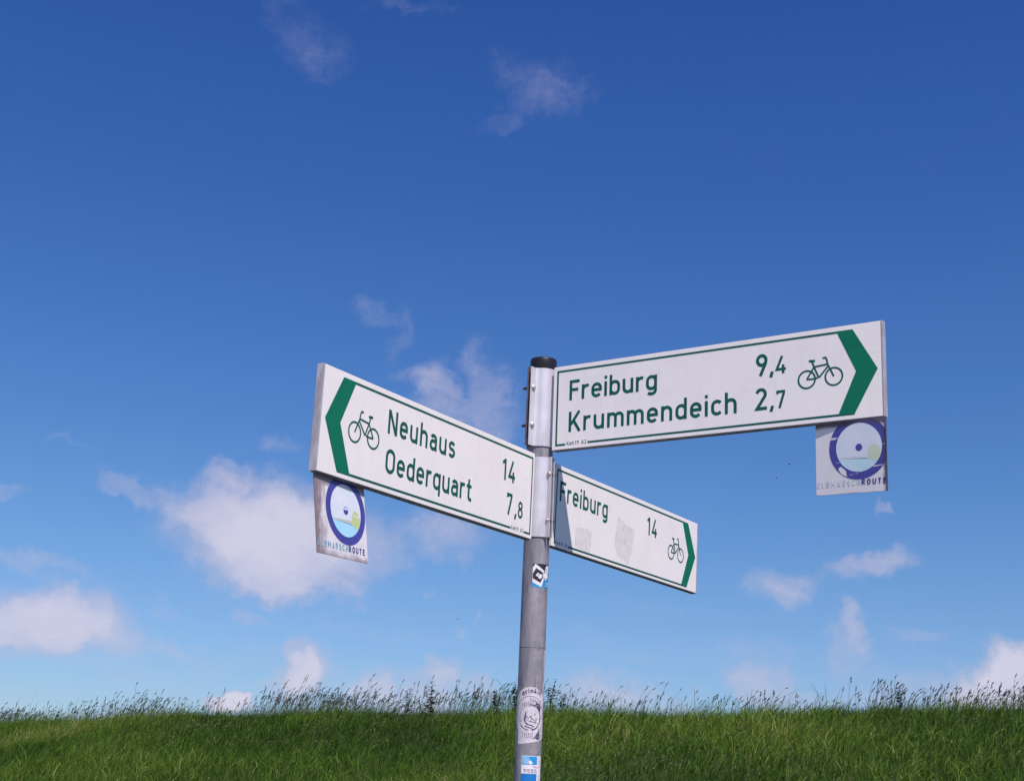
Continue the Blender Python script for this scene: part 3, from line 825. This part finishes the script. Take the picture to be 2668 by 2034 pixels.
# ---- clamps: two half shells with ears, bolted together
def clamp(name, label, ztop, zbot, ear_deg, ear_len, shade_painted=True):
    """ear_deg: heading of the bolted ears, measured from towards-the-camera, positive to the right"""
    hgt = ztop-zbot
    th_ = thing(name, label, 'clamp', on_axis(zbot), 'pipe clamps holding the signs')
    e = Vector((math.sin(rad(ear_deg)), -math.cos(rad(ear_deg)), 0)); nrm = Vector((-e.y, e.x, 0))
    ri, ro = RP+.0004, RP+.0034
    gap = .0075
    for sgn, nm in (((1, 'front_shell'), (-1, 'back_shell')) if nrm.y < 0 else ((-1, 'front_shell'), (1, 'back_shell'))):
        bm = bmesh.new()
        prof = []
        a0 = math.asin(gap/ro)
        n = 26
        outer = [(e*math.cos(a)*ro+nrm*sgn*math.sin(a)*ro) for a in [a0+(math.pi-2*a0)*k/n for k in range(n+1)]]
        inner = [(e*math.cos(a)*ri+nrm*sgn*math.sin(a)*ri) for a in [a0+(math.pi-2*a0)*k/n for k in range(n+1)]]
        tk = .003
        # ear at +e and a short one at -e
        E1o = e*(ro+ear_len)+nrm*sgn*(gap); E1i = e*(ro+ear_len)+nrm*sgn*(gap-tk)
        E2o = -e*(ro+ear_len*.75)+nrm*sgn*(gap); E2i = -e*(ro+ear_len*.75)+nrm*sgn*(gap-tk)
        C1o = e*(math.sqrt(ro**2-gap**2)+.004)+nrm*sgn*gap; C1i = e*math.sqrt(ri**2-(gap-tk)**2)+nrm*sgn*(gap-tk)
        C2o = -e*(math.sqrt(ro**2-gap**2)+.004)+nrm*sgn*gap; C2i = -e*math.sqrt(ri**2-(gap-tk)**2)+nrm*sgn*(gap-tk)
        po = [E1o, C1o]+outer[2:-2]+[C2o, E2o]; pi_ = [E1i, C1i]+inner[2:-2]+[C2i, E2i]
        vo = [[bm.verts.new(p_+Vector((0, 0, z))) for p_ in po] for z in (0, hgt)]
        vi = [[bm.verts.new(p_+Vector((0, 0, z))) for p_ in pi_] for z in (0, hgt)]
        for k in range(len(po)-1):
            bm.faces.new((vo[0][k], vo[0][k+1], vo[1][k+1], vo[1][k]))
            bm.faces.new((vi[0][k], vi[0][k+1], vi[1][k+1], vi[1][k]))
            bm.faces.new((vo[0][k], vo[0][k+1], vi[0][k+1], vi[0][k]))
            bm.faces.new((vo[1][k], vo[1][k+1], vi[1][k+1], vi[1][k]))
        for k in (0, -1):
            bm.faces.new((vo[0][k], vo[1][k], vi[1][k], vi[0][k]))
        bmesh.ops.recalc_face_normals(bm, faces=bm.faces)
        es = [ed for ed in bm.edges if len(ed.link_faces) == 2 and ed.calc_face_angle() > .9]
        bmesh.ops.bevel(bm, geom=es, offset=.0005, segments=1, affect='EDGES')
        o_ = from_bm(nm, bm, M['alu'] if (nrm*sgn).y < 0 or not shade_painted else M['alu_back'], th_)
        for p_ in o_.data.polygons: p_.use_smooth = True
        o_.data.set_sharp_from_angle(angle=rad(28))
    return th_, e, nrm, gap, ro, hgt
def bolt(th_, e, nrm, pos_e, z, gap, head=.0092, tail=.021, bent=0.0):
    bm = bmesh.new()
    # domed head outside the front ear, shank through both, thread end behind
    r = bmesh.ops.create_uvsphere(bm, u_segments=16, v_segments=8, radius=1)
    for v in r['verts']:
        c_ = v.co.copy()
        v.co = e*(c_.x*head)+Vector((0, 0, c_.y*head*1.05))+nrm*(max(0, c_.z)*head*.75)
        v.co += e*pos_e+nrm*gap+Vector((0, 0, z))
    o1 = from_bm('bolt', bm, M['bolt'], th_, True)
    bm = bmesh.new()
    prev = None; ns = 10
    L0, L1 = gap-.002, -gap-tail
    steps = 13
    for k in range(steps):
        d_ = L0+(L1-L0)*k/(steps-1)
        rr = .0046*(1.0 if k % 2 else .86)
        if -gap-.0065 < d_ < -gap+.0005: rr = .0080
        c_ = e*pos_e+nrm*d_+Vector((0, 0, z+bent*k/steps))
        ring = [bm.verts.new(c_+e*rr*math.cos(2*math.pi*j/ns)+Vector((0, 0, rr*math.sin(2*math.pi*j/ns)))) for j in range(ns)]
        if prev:
            for j in range(ns): bm.faces.new((prev[j], prev[(j+1) % ns], ring[(j+1) % ns], ring[j]))
        prev = ring
    bm.faces.new(prev)
    bmesh.ops.recalc_face_normals(bm, faces=bm.faces)
    o2 = from_bm('bolt_shank', bm, M['rust'], o1, True)
zu_t, zu_b = height_at(957), height_at(1160)
thu, e, nrm, gap, ro, hg = clamp('pipe_clamp', 'upper silver clamp with two bolts on its left, just under the black cap', zu_t, zu_b, -40, .024)
for zz in (height_at(1010)-zu_b, height_at(1107)-zu_b):
    bolt(thu, e, nrm, ro+.0125, zz, gap)
zl_t, zl_b = height_at(1188), height_at(1396)
thl, e, nrm, gap, ro, hg = clamp('pipe_clamp', 'lower silver clamp holding the two lower signs, its bolted edge on the right', zl_t, zl_b, 42, .017, False)
nrm_l = -nrm
bolt(thl, e, -nrm, ro+.009, height_at(1232)-zl_b, gap, head=.0075, tail=.010)
bolt(thl, e, -nrm, ro+.009, height_at(1352)-zl_b, gap, head=.0055, tail=.010)

# ---- the three direction signs.  Local frame: x = reading direction, -y = out of the printed face, z = up; origin = upper left corner
TH = .018
def board_frame(az, z, t, L_, r0, n, flip):
    u = Vector((math.sin(az), math.cos(az), 0)); nn = Vector((u.y, -u.x, 0))
    if nn.y > 0: nn = -nn
    base = axis_pt(z)
    s0 = r0+L_ if flip else r0
    org = base+u*s0+nn*n+Vector((0, 0, t*s0))
    xd = (u+Vector((0, 0, t)))*(-1 if flip else 1)
    xd.normalize()
    zd = (LEAN-xd*LEAN.dot(xd)).normalized()
    yd = zd.cross(xd).normalized()
    xd2 = xd
    m_ = Matrix((xd2, yd, zd)).transposed().to_4x4(); m_.translation = org
    return m_
def quad(x0, x1, z0, z1): return [(x0, z0), (x1, z0), (x1, z1), (x0, z1)]
BIKE = [[(.0, 0), (.0215, -.0005), (.0300, .0015)], [(0, 0), (.0205, .0310)], [(.0150, .0470), (.0205, .0316), (.0337, .001)], [(.0205, .0316), (.0560, .0345)], [(.0337, .001), (.0585, .0285)],
        [(.0445, .0520), (.0525, .0535), (.0560, .0470), (.0580, .0350), (.0745, .0)], [(.0065, .0490), (.0235, .0475)]]
def bike_groups(xr, zc, facing=1, s=1.0, wd=.0048):
    g_ = []
    for k, st in enumerate(BIKE):
        g_.append((ribbon([(xr+facing*a*s, zc+b*s) for a, b in st], wd*(1.35 if k == 6 else 1)), k))
    for k, cx in enumerate((0, .0745)):
        g_.append((ribbon(arc(xr+facing*cx*s, zc, .0232*s, .0232*s, 0, 360, 36), wd, True), 7+k))
    return g_
def border_polys(x0, x1, xi, z0, z1, side, brk, lw=.0058, openend=False):
    """line frame: top, bottom (interrupted by the small code), and the short side; side=+1 arrow right"""
    g_ = []
    g_.append(([quad(min(x0, x1), max(x0, x1), z0-lw, z0)], 0))
    a, b = sorted((x0, x1))
    g_.append(([quad(a, brk[0], z1, z1+lw), quad(brk[1], b, z1, z1+lw)], 0))
    if not openend:
        xs = x0 if side > 0 else x1
        g_.append(([quad(xs, xs+lw, z1+lw, z0-lw) if side > 0 else quad(xs-lw, xs, z1+lw, z0-lw)], 0))
    return g_
def sign(label, matrix, L_, H_, side, dirt_spots=()):
    th_ = thing('direction_sign', label, 'sign', matrix, 'green and white cycle direction signs')
    bm = bmesh.new(); box(bm, 0.0 if side > 0 else .0045, L_-.0045 if side > 0 else L_, 0, TH, -H_, 0, .0012)
    from_bm('panel', bm, M['sign'], th_)
    bm = bmesh.new(); xs = (L_-.0042, L_+.0006) if side > 0 else (-.0006, .0042)
    box(bm, xs[0], xs[1], -.0009, TH+.0009, -H_-.0012, .0008, .0009)
    from_bm('end_cap', bm, M['edge'], th_)
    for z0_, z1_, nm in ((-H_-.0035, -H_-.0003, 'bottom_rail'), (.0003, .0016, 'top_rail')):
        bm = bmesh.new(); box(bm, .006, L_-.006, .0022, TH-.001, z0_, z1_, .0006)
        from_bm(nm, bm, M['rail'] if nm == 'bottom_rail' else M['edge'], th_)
    return th_
PR = -.0004
def letter(th_, s, x0, x1, base, cap=.060, weight=.150, name='lettering', material=None, ws=1.09):
    o = print_obj(name, text_polys(s, x0, -base, cap, x1-x0, weight, wscale=ws), PR, material or M['text'], th_)
    return o
def chevron(th_, xo, xi, tip, itip, z0, z1, zm):
    print_obj('arrow', [([[(xi, -z0), (xo, -z0), (tip, -zm), (itip, -zm)], [(itip, -zm), (tip, -zm), (xo, -z1), (xi, -z1)]], 0)], PR-.00012, M['green'], th_)

# lower left sign
L1 = 1.017
m1 = board_frame(3.66361, .95565, -.02519, L1, .06224, .01789, True)
s1 = sign('long white sign on the left reading Neuhaus 14, Oederquart 7,8 with left arrow', m1, L1, .248, -1)
chevron(s1, .078, .129, .019, .078, .0135, .2355, .122)
print_obj('border', border_polys(.079, 1.008, 0, -.0125, -.2375, -1, (.893, .970)), PR, M['text'], s1)
print_obj('bicycle_symbol', bike_groups(.2120, -.131, -1, 1.02), PR, M['text'], s1)
letter(s1, 'Neuhaus', .270, .582, .104)
letter(s1, 'Oederquart', .270, .676, .2005)
letter(s1, '14', .832, .905, .1085, name='distance')
letter(s1, '7', .864, .897, .2005, name='distance')
letter(s1, ',', .913, .922, .2005, name='distance')
letter(s1, '8', .931, .961, .2005, cap=.048, weight=.15, name='distance')
letter(s1, 'Keh19 A3', .897, .966, .2380, cap=.0115, weight=.13, name='sign_code')

# upper right sign
m2 = board_frame(2.19472, 1.21994, -.010475, 1.0001, .05164, .018389, False)
s2 = sign('white sign at upper right reading Freiburg 9,4 Krummendeich 2,7 with right arrow', m2, 1.0001, .2489, 1)
chevron(s2, .922, .8775, .985, .9275, .0145, .2345, .124)
print_obj('border', border_polys(.0115, .921, 0, -.0120, -.2380, 1, (.046, .122)), PR, M['text'], s2)
print_obj('bicycle_symbol', bike_groups(.793, -.131, 1, 1.0), PR, M['text'], s2)
letter(s2, 'Freiburg', .056, .347, .1055)
letter(s2, 'Krummendeich', .056, .592, .1995)
letter(s2, '9', .648, .681, .1055, name='distance'); letter(s2, ',', .689, .698, .1055, name='distance')
letter(s2, '4', .7055, .738, .1055, cap=.048, weight=.15, name='distance')
letter(s2, '2', .646, .679, .1990, name='distance'); letter(s2, ',', .689, .698, .1990, name='distance')
letter(s2, '7', .7055, .736, .1990, cap=.048, weight=.15, name='distance')
letter(s2, 'Keh19 A2', .051, .118, .2385, cap=.0115, weight=.13, name='sign_code')

# lower right sign
m3 = board_frame(.570139, .95301, .00541, 1.00396, .06224, .017885, False)
s3 = sign('white sign reading Freiburg 14, pointing away below the upper sign, with scraped sticker marks', m3, 1.00396, .2446, 1)
chevron(s3, .9235, .878, .987, .930, .0135, .2330, .122)
print_obj('border', border_polys(.0115, .922, 0, -.0120, -.2360, 1, (.018, .096)), PR, M['text'], s3)
print_obj('bicycle_symbol', bike_groups(.793, -.134, 1, 1.0), PR, M['text'], s3)
letter(s3, 'Freiburg', .033, .333, .1050)
letter(s3, '14', .607, .681, .1060, name='distance')
letter(s3, 'Keh19 A1', .022, .092, .2370, cap=.0115, weight=.13, name='sign_code')
print_obj('sticker_residue', [([ragged([(.136, -.168), (.137, -.222), (.180, -.226), (.231, -.228), (.238, -.160), (.190, -.158)], .0022, 1)], 0)], PR*.6, M['residue'], s3)
print_obj('sticker_residue', [([ragged([(.404, -.083), (.384, -.168), (.405, -.205), (.478, -.224), (.505, -.186), (.520, -.106), (.470, -.102)], .0026, 2)], 0)], PR*.6, M['residue'], s3)

# ---- route plates hanging under the outer ends of two signs
def plate_frame(P, e1, e2):
    x_ = Vector(e1).normalized(); z_ = -Vector(e2); z_ = (z_-x_*z_.dot(x_)).normalized(); y_ = z_.cross(x_)
    m_ = Matrix((x_, y_, z_)).transposed().to_4x4(); m_.translation = Vector(P)+Vector((0, 0, EYE))+y_*.004
    return m_
def disc(cx, cy, r, n=72): return [(cx+r*math.cos(2*math.pi*k/n), cy+r*math.sin(2*math.pi*k/n)) for k in range(n)]
def route_plate(label, matrix, Wd, Hd, pm, ringm, cyanm, seam_, hillm, cx, cy, ri_, ro_, worn):
    th_ = thing('route_plate', label, 'sign', matrix, 'small route plates under the signs')
    bm = bmesh.new(); box(bm, 0, Wd, 0, .0025, -Hd, .003, .0004)
    from_bm('plate', bm, pm, th_)
    clip = (.0003, Wd-.0003, -Hd+.0003, .0025)
    P0 = -.0003
    print_obj('emblem_ring', [([[(cx+ro_*math.cos(a), cy+ro_*math.sin(a)), (cx+ri_*math.cos(a), cy+ri_*math.sin(a)), (cx+ri_*math.cos(b), cy+ri_*math.sin(b)), (cx+ro_*math.cos(b), cy+ro_*math.sin(b))]
               for a, b in [(2*math.pi*k/96, 2*math.pi*(k+1)/96) for k in range(96)]], 0)], P0-.0003, ringm, th_, clip=clip)
    print_obj('emblem_sky', [([disc(cx, cy, ri_)], 0)], P0, M['skyprint'], th_, clip=clip)
    # sea: lower part of the disc under a gently falling shore line
    def inside(pts):
        o_ = []
        for a, b in pts:
            d_ = math.hypot(a-cx, b-cy)
            if d_ > ri_-.0002: a, b = cx+(a-cx)/d_*(ri_-.0002), cy+(b-cy)/d_*(ri_-.0002)
            o_.append((a, b))
        return o_
    nS = 24; seatop = []
    for k in range(nS+1):
        f = k/nS; seatop.append((cx-ri_+2*ri_*f, cy-ri_*.42-ri_*(.02+.18*max(0, f-.55)/.45*(f-.3))))
    arcs = [(cx+ri_*math.cos(a), cy+ri_*math.sin(a)) for a in [rad(-28-(152-28)*k/30) for k in range(31)]]
    print_obj('emblem_sea', [([inside(seatop+arcs)], 0)], P0-.0001, seam_, th_, clip=clip)
    print_obj('emblem_shore', [([inside(seatop[::-1]+[(a, b+ri_*(.05+.10*k/nS)) for k, (a, b) in enumerate(seatop)])], 0)], P0-.00015, M['sand'] if not worn else M['skyprint'], th_, clip=clip)
    hx, hz = cx+ri_*.66, cy-ri_*.36
    hill = [(hx-ri_*.34, hz-ri_*.10)]+[(hx+ri_*.30*math.cos(rad(180-180*k/14)), hz+ri_*.46*math.sin(rad(180-180*k/14))*.95) for k in range(15)]+[(hx+ri_*.20, hz-ri_*.34)]
    print_obj('emblem_hill', [([inside(hill)], 0)], P0-.0002, hillm, th_, clip=clip)
    print_obj('emblem_line', [(ribbon(inside([(a, b+ri_*.05) for a, b in seatop[:12]]), .0007), 0)], P0-.00024, M['thinline'], th_, clip=clip)
    print_obj('emblem_dot', [([disc(cx, cy-.0005, ri_*.15, 28)], 0)], P0-.0002, ringm if worn else M['ring'], th_, clip=clip)
    if not worn:     # the print is torn off across the dot and the hill top
        print_obj('torn_print', [([[(cx-.011, cy+.0016), (cx+.011, cy+.0016), (cx+.011, cy+.0034), (cx-.011, cy+.0034)]], 0),
                                 ([[(cx-.0085, cy+.0034), (cx+.0085, cy+.0034), (cx+.004, cy+.0086), (cx-.004, cy+.0086)]], 1),
                                 ([[(hx-.013, hz+.014), (hx+.019, hz+.012), (hx+.016, hz+.0155), (hx-.012, hz+.0165)]], 2)], P0-.00032, M['skyprint'], th_, clip=clip)
        print_obj('dot_arc', [(ribbon(arc(cx, cy, ri_*.14, ri_*.14, 20, 160), .0012), 0)], P0-.0006, M['ring'], th_, clip=clip)
    if worn:
        print_obj('torn_print', [([ragged([(cx-.058, cy-.050), (cx-.048, cy-.066), (cx-.034, cy-.072), (cx-.036, cy-.060), (cx-.050, cy-.046)], .0014, 9, 3)], 0)], P0-.0004, pm, th_, clip=clip)
    print_obj('lettering', text_polys('ELBMARSCH', .0035, -.1645, .0138, .1195, .18, wscale=1.02), P0-.0004, cyanm, th_, clip=clip)
    print_obj('lettering', text_polys('ROUTE', .1265, -.1645, .0138, .0655, .20, wscale=1.08), P0-.0004, M['navy'], th_, clip=clip)
    return th_
# left plate
mA = plate_frame((-.432, 3.079, .678), (.096, .180, .008), (.027, 0, -.180))
route_plate('stained plate under the left sign, blue ring emblem with pale cyan and navy lettering', mA, .2045, .182, M['plateA'], M['ring'], M['palecyan'], M['seaprint'], M['hillprint'], .1215, -.0690, .0618, .0805, False)
mB = plate_frame((.786, 3.494, .960), (.148, -.127, -.006), (0, .015, -.183))
route_plate('plate under the upper right sign, worn blue ring emblem and almost vanished cyan letters', mB, .1952, .1844, M['plateB'], M['ringW'], M['palecyan2'], M['seafaded'], M['hillfaded'], .1205, -.0685, .0628, .0820, True)

# ------------------------------------------------------------------ stickers on the pole (bent round the pipe)
def sticker(name, label, ytop, layers):
    """layers: list of (part name, groups, level, material); x = metres round the pipe from the side facing the camera, z down from the top"""
    z_ = height_at(ytop, RP)
    th_ = thing(name, label, 'sticker', on_axis(z_), 'stickers on the pole')
    for nm, groups, lv, mt_ in layers:
        bm = bmesh.new()
        print_bm(bm, groups, -.0003-.00025*lv, .00003)
        wrap(bm, RP)
        bmesh.ops.recalc_face_normals(bm, faces=bm.faces)
        o_ = from_bm(nm, bm, mt_, th_)
        for f_ in o_.data.polygons:
            c_ = f_.center
            if f_.normal.x*c_.x+f_.normal.y*c_.y < 0: f_.flip()
    return th_
# club lozenge sticker: black above, blue below, white-edged lozenge and a white glove from the right
x0, W1, H1 = -.0085, .072, .0675
def S(a, b): return (x0+a/1000, -b/1000)
sticker('sticker', 'small square sticker with white-edged black lozenge, black above and blue below, topmost on the pole', 1466, [
    ('top_field', [([[S(0,0), S(72,0), S(72,34), S(0,34)]], 0)], 0, M['dark']),
    ('bottom_field', [([[S(0,34), S(72,34), S(72,67), S(0,67)]], 0)], 0, M['cyanblue']),
    ('lozenge_edge', [([[S(7,0.5), S(36,20), S(36,38), S(27,66), S(0,53), S(0,12)]], 0)], 1, M['white']),
    ('lozenge', [([[S(10,12.5), S(33,26), S(32,37), S(23,54), S(1,42), S(1,28)]], 0)], 2, M['dark']),
    ('lozenge_core', [([[S(14,26), S(21,29), S(16,38), S(9,34)]], 0)], 3, M['white']),
    ('glove', [([[S(19,31), S(24,28), S(28,34), S(27,40), S(22,43), S(17,41), S(16,36)]], 0),
               ([[S(29,27), S(44,23), S(52,26), S(52,40), S(31,39), S(29,35)]], 1),
               ([[S(38,24), S(37,13), S(44,3), S(54,4), S(54,24)]], 2),
               ([[S(36,39), S(46,39), S(40,51)]], 3)], 4, M['white']),
    ('glove_outline', [(ribbon([S(15,38), S(16,33), S(21,29), S(25,27.5), S(29,33), S(28,40)], .0012), 0), (ribbon([S(25,27), S(36,24), S(43,22)], .0012), 1), (ribbon([S(29.5,29), S(31.5,34), S(30.5,39)], .0010), 2),
                       (ribbon([S(37,23), S(36.5,15), S(40,12), (S(46,19))], .0012), 3), (ribbon([S(35,39), S(40,51), S(47,38)], .0012), 0)], 5, M['dark']),
    ('stripes', [([[S(42,52), S(56,54), S(56,56), S(42,55)]], 0), ([[S(42,59), S(56,61), S(56,63), S(42,62)]], 1)], 5, M['white'])])
# round badge sticker
def arc_text(s, cx, cy, r, a_mid, cap, weight, track=.22):
    out = []; wtot = sum(GL[c_][0]+track for c_ in s)*cap
    a = a_mid+(wtot/2)/r; li = 0
    for ch in s:
        wch = GL[ch][0]*cap; am = a-(wch/2)/r
        for st in GL[ch][1]:
            closed = isinstance(st, tuple); pts = st[1] if closed else st
            qs = ribbon(pts, weight, closed); o_ = []
            for q_ in qs:
                o_.append([(cx+math.cos(am)*(r+b*cap)+math.sin(am)*(a2*cap-wch/2), cy+math.sin(am)*(r+b*cap)-math.cos(am)*(a2*cap-wch/2)) for a2, b in q_])
            out.append((o_, li)); li += 1
        a -= (wch+track*cap)/r
    return out
def B(a, b): return (a/1000, -b/1000)
badge = [B(-50,30)]+[B(-46+92*k/16, 26-26*math.sin(math.pi*k/16)**.8) for k in range(17)]+[B(50,40), B(50,138), B(30,146), B(0,152), B(-34,157), B(-36,118), B(-42,108), B(-50,90)]
cxb, cyb = 0.0, -.083
inkg = [(ribbon(arc(cxb, cyb, .032, .035, 95, -80), .0036), 0), (ribbon(arc(cxb, cyb, .032, .035, 215, 265), .0022), 1),
        (ribbon(arc(cxb, cyb, .030, .033, 120, 210), .0008), 2), (ribbon(arc(cxb, cyb+.006, .044, .052, 35, 150), .0010), 3),
        (ribbon([B(30,52), B(42,58), B(46,75), B(46,95)], .0012), 0), (ribbon([B(44,98), B(36,112), B(34,124), B(40,132), B(33,144)], .0012), 1),
        ([[B(16,42), B(30,46), B(34,60), B(30,66), B(20,58), B(12,54)]], 2), ([[B(22,126), B(30,116), B(31,130), B(34,138), B(26,143), B(18,139), B(8,141), B(14,135)]], 3),
        (ribbon([B(29,112), B(27,124), B(33,134), B(28,142)], .0022), 1)]
for k in range(7):
    inkg.append((ribbon([B(-22+k*5.2, 41+abs(k-3)), B(-21+k*5.0, 54-(k % 2))], .0016), k % 4))
for k in range(6):
    inkg.append((ribbon([B(-18+k*5.4, 124), B(-18+k*5.0, 138+(k % 3))], .0015), k % 4))
for k in range(9):
    inkg.append((ribbon([B(0+k*3.6, 30+k*1.2), B(1+k*3.6, 41+(k % 3))], .0013), k % 4))
# an indistinct worn animal head in the middle
head = [(ribbon([B(-15,69), B(-11,72), B(-13,80), B(-16,88), B(-12,97), B(-5,103)], .0038), 0), (ribbon([B(-9,78), B(-12,84), B(-8,91), B(-3,88), B(-6,82), B(-9,80)], .0014), 1),
        (ribbon([B(-2,82), B(4,80), B(3,86), B(9,87), B(12,92)], .0020), 2), (ribbon([B(10,74), B(14,76), B(15,71)], .0016), 3), (ribbon([B(16,84), B(19,88), B(15,92), B(18,97), B(11,98)], .0016), 0),
        (ribbon([B(-3,95), B(2,92), B(8,96), B(12,95)], .0018), 1), (ribbon([B(-14,106), B(-4,110), B(4,112), B(13,118)], .0028), 2), (ribbon([B(-6,103), B(4,104), B(12,109)], .0030), 3)]
sticker('sticker', 'large faded round-topped black and white badge sticker in the middle of the pole', 1787, [
    ('paper', [([badge], 0)], 0, M['faded']),
    ('lettering', arc_text("drinkin'", .006, -.068, .0515, rad(88), .0125, .26, .26), 1, M['ink']),
    ('badge_print', inkg, 1, M['ink']),
    ('head_print', head, 1, M['ink'])])
# blue and white sticker at the foot of the picture
x0 = -.0185
sidem = mat('grey line print', (.40, .37, .46), .5)
sticker('sticker', 'rectangular blue and white sticker with small lettering, lowest on the pole', 1966, [
    ('paper', [([[S(0,0), S(62,0), S(62,150), S(-2,150)]], 0)], 0, M['white']),
    ('picture', [([[S(1,1.5), S(45,1.5), S(45,24), S(1,24)]], 0)], 1, M['cyanblue']),
    ('splash', [([ragged([S(1.5,2), S(18,2), S(24,12), S(20,22), S(2,23)], .0012, 5, 4)], 0)], 2, mat('pale blue splash', (.32, .52, .74), .5, var=(.10, .42, .68), vscale=180)),
    ('bottle', [([[S(19,15), S(26,12.5), S(31,19), S(29,23), S(22,22.5)]], 0)], 3, M['white']),
    ('blue_panel', [([[S(-1,48), S(45,48), S(44,150), S(-2,150)]], 0)], 1, M['bluedeep']),
    ('hand', [([[S(31,27), S(45,28), S(47,33), S(33,30.5)]], 0)], 2, mat('pink print', (.62, .42, .38), .5)),
    ('lettering', [g_ for txt, zz, cp_, xx in (('RE AUF DER BA', 40, .0042, 7), ('TT ER BESCH', 46, .0042, 9)) for g_ in text_polys(txt, x0+xx/1000, -zz/1000, cp_, .036, .22)], 1, mat('grey print', (.16, .14, .20), .5)),
    *[('side_print', [([quad(x0+.049, x0+.049+w_, -(zz+1.0)/1000, -zz/1000)], 0)], 1, sidem) for zz, w_ in ((7, .004), (8.6, .005), (14, .009), (17, .008), (20, .009), (26, .008), (30, .009), (52, .006), (54, .005), (60, .009), (64, .009))],
    ])

# ------------------------------------------------------------------ flies in the air
flym = mat('fly body', (.02, .02, .02), .5); wingm = mat('fly wing', (.10, .10, .12), .4)
for px_, py_, dd, lab in ((2057, 1209, 5.2, 'tiny dark fly in the blue air below the right sign, left of the plate'), (2023, 1245, 6.0, 'smaller dark fly lower in the air, left of the right plate'), (1192, 1612, 6.5, 'tiny dark fly in the pale blue sky left of the pole')):
    p_ = Vector((0, 0, EYE))+ray(px_, py_)*dd
    th_ = thing('fly', lab, 'insect', Matrix.Translation(p_) @ Matrix.Rotation(random.uniform(0, 6), 4, 'Z'), 'flies in the air')
    bm = bmesh.new(); r = bmesh.ops.create_uvsphere(bm, u_segments=8, v_segments=6, radius=1)
    for v in r['verts']: v.co = Vector((v.co.x*.0042, v.co.y*.0020, v.co.z*.0020))
    from_bm('body', bm, flym, th_, True)
    bm = bmesh.new()
    for s in (-1, 1):
        vs = [bm.verts.new(c_) for c_ in ((.001, s*.001, .0015), (-.001, s*.004, .003), (-.005, s*.0045, .003), (-.004, s*.0015, .002))]
        bm.faces.new(vs)
    from_bm('wings', bm, wingm, th_)
